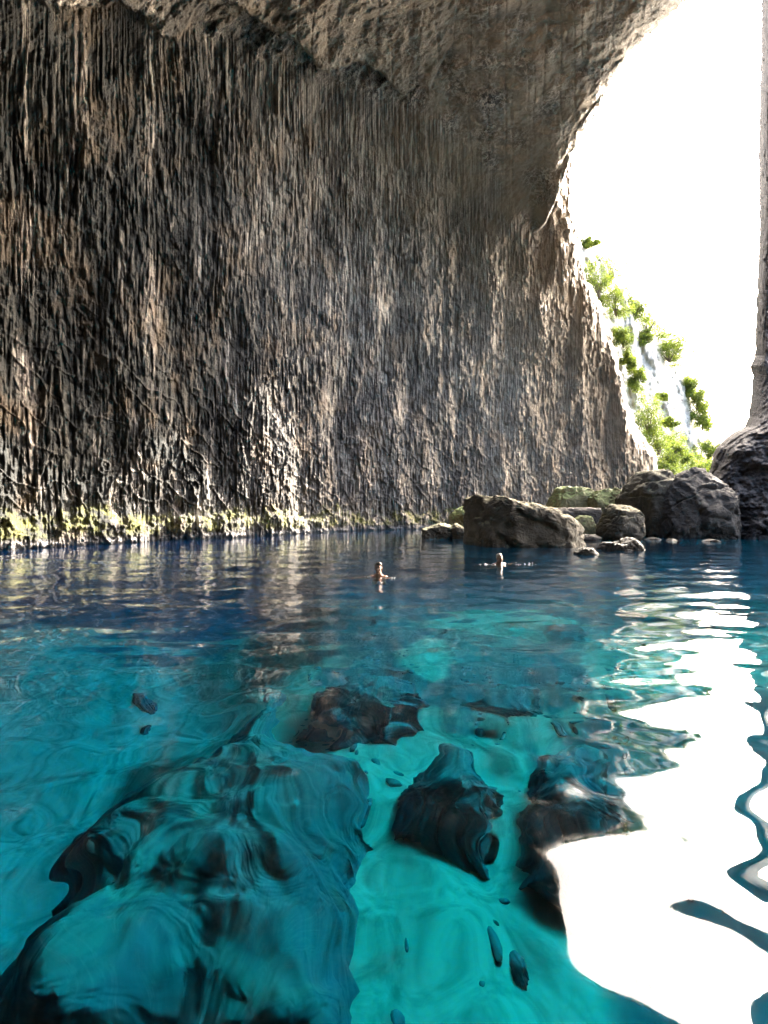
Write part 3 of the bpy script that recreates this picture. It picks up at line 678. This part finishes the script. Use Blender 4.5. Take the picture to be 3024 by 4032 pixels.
def person(label, x, y, yaw, arms, hairmat, bald=False, lift=0.0):
    """swimmer upright in the water; local -Y is where the face looks, z=0 the water level"""
    bm = bmesh.new(); hz = 0.145 + lift
    ball(bm, (0, 0.01, hz + 0.045), 0.076, 0.094, 0.100)              # skull
    ball(bm, (0, -0.025, hz - 0.045), 0.056, 0.066, 0.070)            # jaw
    ball(bm, (0, -0.075, hz - 0.095), 0.022, 0.022, 0.018, 2)         # chin
    capsule(bm, (0, -0.088, hz + 0.025), (0, -0.112, hz - 0.018), 0.010, 0.015, 8)   # nose
    for sx in (-1, 1):
        capsule(bm, (sx*0.015, -0.080, hz + 0.040), (sx*0.050, -0.070, hz + 0.042), 0.012, 0.010, 8)  # brow
        ball(bm, (sx*0.043, -0.062, hz - 0.012), 0.022, 0.024, 0.020, 2)      # cheek
        capsule(bm, (sx*0.078, 0.012, hz + 0.018), (sx*0.074, 0.008, hz - 0.025), 0.014, 0.009, 8)    # ear
    capsule(bm, (-0.020, -0.086, hz - 0.055), (0.020, -0.086, hz - 0.055), 0.010, 0.010, 8)   # lips
    capsule(bm, (0, 0.02, hz - 0.05), (0, 0.035, -0.02), 0.060, 0.075)        # neck
    capsule(bm, (-0.15, 0.03, -0.04), (0.15, 0.03, -0.04), 0.062, 0.062)      # shoulders
    capsule(bm, (-0.06, 0.04, -0.0), (0.06, 0.04, -0.0), 0.05, 0.05)
    ball(bm, (0, 0.05, -0.24), 0.175, 0.115, 0.26); ball(bm, (0, 0.09, -0.55), 0.150, 0.105, 0.24)
    for sx in (-1, 1):
        capsule(bm, (sx*0.085, 0.11, -0.66), (sx*0.12, 0.18, -1.05), 0.085, 0.058); capsule(bm, (sx*0.12, 0.18, -1.05), (sx*0.14, 0.50, -1.30), 0.056, 0.036)
        capsule(bm, (sx*0.14, 0.50, -1.30), (sx*0.15, 0.60, -1.42), 0.035, 0.024)
    for sh, el, wr, d, s in arms:
        capsule(bm, sh, el, 0.052, 0.040); capsule(bm, el, wr, 0.040, 0.026); hand(bm, wr, d, s, 1)
    o = fused('person', bm, M_skin, 0.0075, 4)
    o.location = (x, y, 0); o.rotation_euler = (0, 0, yaw); tag(o, label, 'person', 'swimmers')
    b2 = bmesh.new()                                                   # hair cap
    ball(b2, (0, 0.018, hz + 0.060), 0.082, 0.098, 0.094)
    if not bald: ball(b2, (0.01, -0.035, hz + 0.112), 0.055, 0.048, 0.036, 2)
    cut = [v for v in b2.verts if (v.co.y < -0.045 and v.co.z < hz + 0.085) or v.co.z < hz - 0.02 or (v.co.y < 0 and v.co.z < hz + 0.035)]
    for v in cut: v.co = Vector((v.co.x*0.72, max(v.co.y, -0.02)*0.72 + 0.01, max(v.co.z, hz + 0.0)))
    for v in b2.verts: v.co += v.co.normalized()*0.006*math.sin(v.co.x*160 + v.co.z*60)
    h = fused('hair', b2, hairmat, 0.006, 2); h.parent = o
    for sx in (-1, 1):
        b3 = bmesh.new(); ball(b3, (sx*0.031, -0.074, hz + 0.018), 0.013, 0.012, 0.008, 2)
        me = bpy.data.meshes.new('eye'); b3.to_mesh(me); b3.free(); me.materials.append(M_eye)
        e = bpy.data.objects.new('eye', me); C.objects.link(e); e.parent = o
    return o
(x1, y1), (x2, y2) = SWIM
person('nearer swimmer with short dark hair, shoulders above water, one arm stretched to the left', x1, y1, R(-8),
       [((-0.14, 0.02, -0.055), (-0.31, -0.10, -0.055), (-0.45, -0.20, -0.035), (-1, -0.5, -0.2), (0, -1, 0.2)),
        ((0.14, 0.02, -0.055), (0.26, -0.12, -0.12), (0.20, -0.33, -0.08), (-0.3, -1, 0.1), (-1, 0, 0.2))], M_hair, lift=0.02)
person('farther swimmer with short light hair, both arms spread low in the splashing water', x2, y2, R(18),
       [((-0.14, 0.02, -0.07), (-0.26, -0.04, -0.15), (-0.38, -0.20, -0.10), (-0.6, -0.8, 0.2), (0, -1, 0.2)),
        ((0.14, 0.02, -0.06), (0.33, 0.04, -0.065), (0.47, -0.12, -0.07), (0.9, -0.5, 0), (0, -1, 0.2))], M_grey, True, lift=-0.02)
def foam(label, spots, seed):
    rng = np.random.RandomState(seed); bm = bmesh.new()
    for (x, y, n, r) in spots:
        for k in range(n):
            dx, dy = rng.normal(scale=r, size=2); q = rng.uniform(0.005, 0.012)
            ball(bm, (x + dx, y + dy, wave_at(x + dx, y + dy) + q*rng.uniform(0.2, 2.5)), q*rng.uniform(1, 1.8), q, q*0.8, 1)
    me = bpy.data.meshes.new('splash'); bm.to_mesh(me); bm.free(); me.materials.append(M_foam)
    o = bpy.data.objects.new('splash', me); C.objects.link(o); tag(o, label, 'splash', kind='stuff')
def wave_at(x, y): return float(wave(np.array([x]), np.array([y]))[0])
foam('white droplets splashing around the farther swimmer', [(x2 - 0.42, y2 - 0.25, 12, 0.11), (x2 + 0.50, y2 - 0.15, 9, 0.13), (x2 + 0.78, y2 - 0.2, 6, 0.10), (x2 - 0.5, y2 - 0.5, 3, 0.05)], 5)
foam('small white droplets beside the nearer swimmer', [(x1 - 0.22, y1 - 0.1, 9, 0.05), (x1 + 0.3, y1 - 0.4, 5, 0.05)], 6)

# ------------------------------------------------------------------ shrubs on the coast
def leaf_material():
    m, nt, b = new_mat('shrub_leaves'); iso = mapping(nt, (1, 1, 1))
    c = ramp(nt, tex_noise(nt, iso, 0.9, 4, 0.6), [(0.35, (0.06, 0.09, 0.015)), (0.52, (0.17, 0.23, 0.025)), (0.68, (0.38, 0.46, 0.05))])
    nt.links.new(c, b.inputs['Base Color']); b.inputs['Roughness'].default_value = 0.6
    tr = N(nt, 'ShaderNodeBsdfTranslucent'); nt.links.new(c, tr.inputs[0]); mx = N(nt, 'ShaderNodeMixShader'); mx.inputs[0].default_value = 0.4
    nt.links.new(b.outputs[0], mx.inputs[1]); nt.links.new(tr.outputs[0], mx.inputs[2]); nt.links.new(mx.outputs[0], nt.nodes['Material Output'].inputs['Surface'])
    return m
M_leaf = leaf_material()
m_, nt_, b_ = new_mat('shrub_wood'); b_.inputs['Base Color'].default_value = (0.12, 0.09, 0.06, 1); M_wood = m_
def shrub(label, px, py, Y, wpx, hpx, seed, nleaf=6000):
    rng = np.random.RandomState(seed)
    c = P(np.array(float(px)), np.array(float(py)), np.array(float(Y))); a = wpx/F*Y/2*1.9; h = hpx/F*Y/2*1.5
    root = bpy.data.objects.new('shrub', None); C.objects.link(root); root.location = (c[0], c[1], c[2] - h)
    tag(root, label, 'shrub', 'shrubs on the sunlit coast')
    ncl = 26; cl = rng.normal(size=(ncl, 3)); cl /= np.linalg.norm(cl, axis=1)[:, None]; cl *= rng.uniform(0.2, 1.0, (ncl, 1)); cl[:, 0] += cl[:, 2]*-0.35
    k = rng.randint(0, ncl, nleaf); p = cl[k] + rng.normal(scale=0.15, size=(nleaf, 3))
    p = p*np.array([a, a, h]) + np.array([0, 0, h])
    u = rng.normal(size=(nleaf, 3)); u /= np.linalg.norm(u, axis=1)[:, None]
    v = np.cross(u, rng.normal(size=(nleaf, 3))); v /= np.linalg.norm(v, axis=1)[:, None]
    s = rng.uniform(0.08, 0.18, (nleaf, 1))*Y/85
    co = np.stack([p - u*s, p + v*s*0.45, p + u*s, p - v*s*0.45], 1).reshape(-1, 3)
    o = link_mesh('foliage', co, np.arange(nleaf*4).reshape(-1, 4), M_leaf, False); o.parent = root
    bm = bmesh.new()
    for q in range(7):
        e = cl[q]*np.array([a, a, h])*0.45 + np.array([0, 0, h]); st = Vector((0, 0, 0.35*h)); en = Vector(e)
        mat = (en - st).to_track_quat('Z', 'Y').to_matrix().to_4x4(); mat.translation = (st + en)/2
        bmesh.ops.create_cone(bm, cap_ends=True, segments=6, radius1=0.10*a**0.5, radius2=0.03, depth=(en-st).length, matrix=mat)
    me = bpy.data.meshes.new('stem'); bm.to_mesh(me); bm.free(); me.materials.append(M_wood)
    st = bpy.data.objects.new('stem', me); C.objects.link(st); st.parent = root
SHR = [('topmost little shrub high on the coastal cliff touching the cave edge', 2320, 958, 80, 40, 30),
       ('large round green shrub crowning the coastal cliff', 2405, 1045, 86, 110, 130),
       ('bright yellow green shrub close to the cave edge below the crowning shrub', 2360, 1110, 78, 80, 130),
       ('bright shrub hanging lower down the cave edge', 2425, 1200, 80, 60, 90),
       ('feathery shrub at the upper skyline of the coast', 2500, 1215, 94, 65, 90),
       ('spreading olive shrub on the skyline halfway down the coast', 2550, 1275, 98, 120, 80),
       ('rounded skyline shrub with open sky to its right', 2618, 1340, 104, 110, 70),
       ('drooping shrub under the rounded skyline shrub', 2635, 1395, 103, 90, 60),
       ('narrow dark green shrub on the lower skyline', 2720, 1515, 112, 50, 90),
       ('dark green shrub just below the narrow one on the lower skyline', 2745, 1580, 114, 50, 70),
       ('pale green shrub on the lower skyline above the dark cliff shoulder', 2765, 1655, 112, 50, 80),
       ('bright green shrub beside the shoulder of the dark cliff', 2795, 1770, 110, 55, 90),
       ('small bright shrub tucked on the cave edge beside the white rock', 2500, 1500, 86, 40, 80),
       ('tall bright green shrub on the lower cave edge', 2555, 1640, 84, 60, 140),
       ('broad bright green shrub above the tall boulders', 2595, 1735, 84, 90, 110),
       ('olive shrub to the right of the broad bright shrub', 2655, 1760, 90, 50, 80),
       ('low bright shrub just behind the tall rounded boulder', 2640, 1820, 88, 60, 70),
       ('faded green shrub seen between the tall boulders and the dark cliff', 2735, 1830, 98, 90, 60)]
SHR += [('thin bright shrub fringe on the cave edge between the upper and middle shrubs', 2455, 1330, 84, 45, 80),
        ('small yellowish tuft on the cave edge left of the white rock face', 2478, 1420, 85, 34, 60),
        ('scraggly tuft between the two upper skyline shrubs', 2525, 1330, 96, 50, 45),
        ('grey green tuft in the middle of the white rock face', 2610, 1560, 96, 24, 26),
        ('little dry brown tuft low on the white rock face', 2640, 1665, 94, 40, 24),
        ('yellow green shrub squeezed between the cave edge and the tall boulders', 2610, 1850, 86, 60, 50),
        ('pale shrub low on the coast right of the broad bright one', 2690, 1800, 94, 60, 50),
        ('wispy shrub at the left foot of the dark cliff shoulder', 2770, 1850, 100, 50, 60)]
for k, s_ in enumerate(SHR): shrub(*s_, seed=300+k)
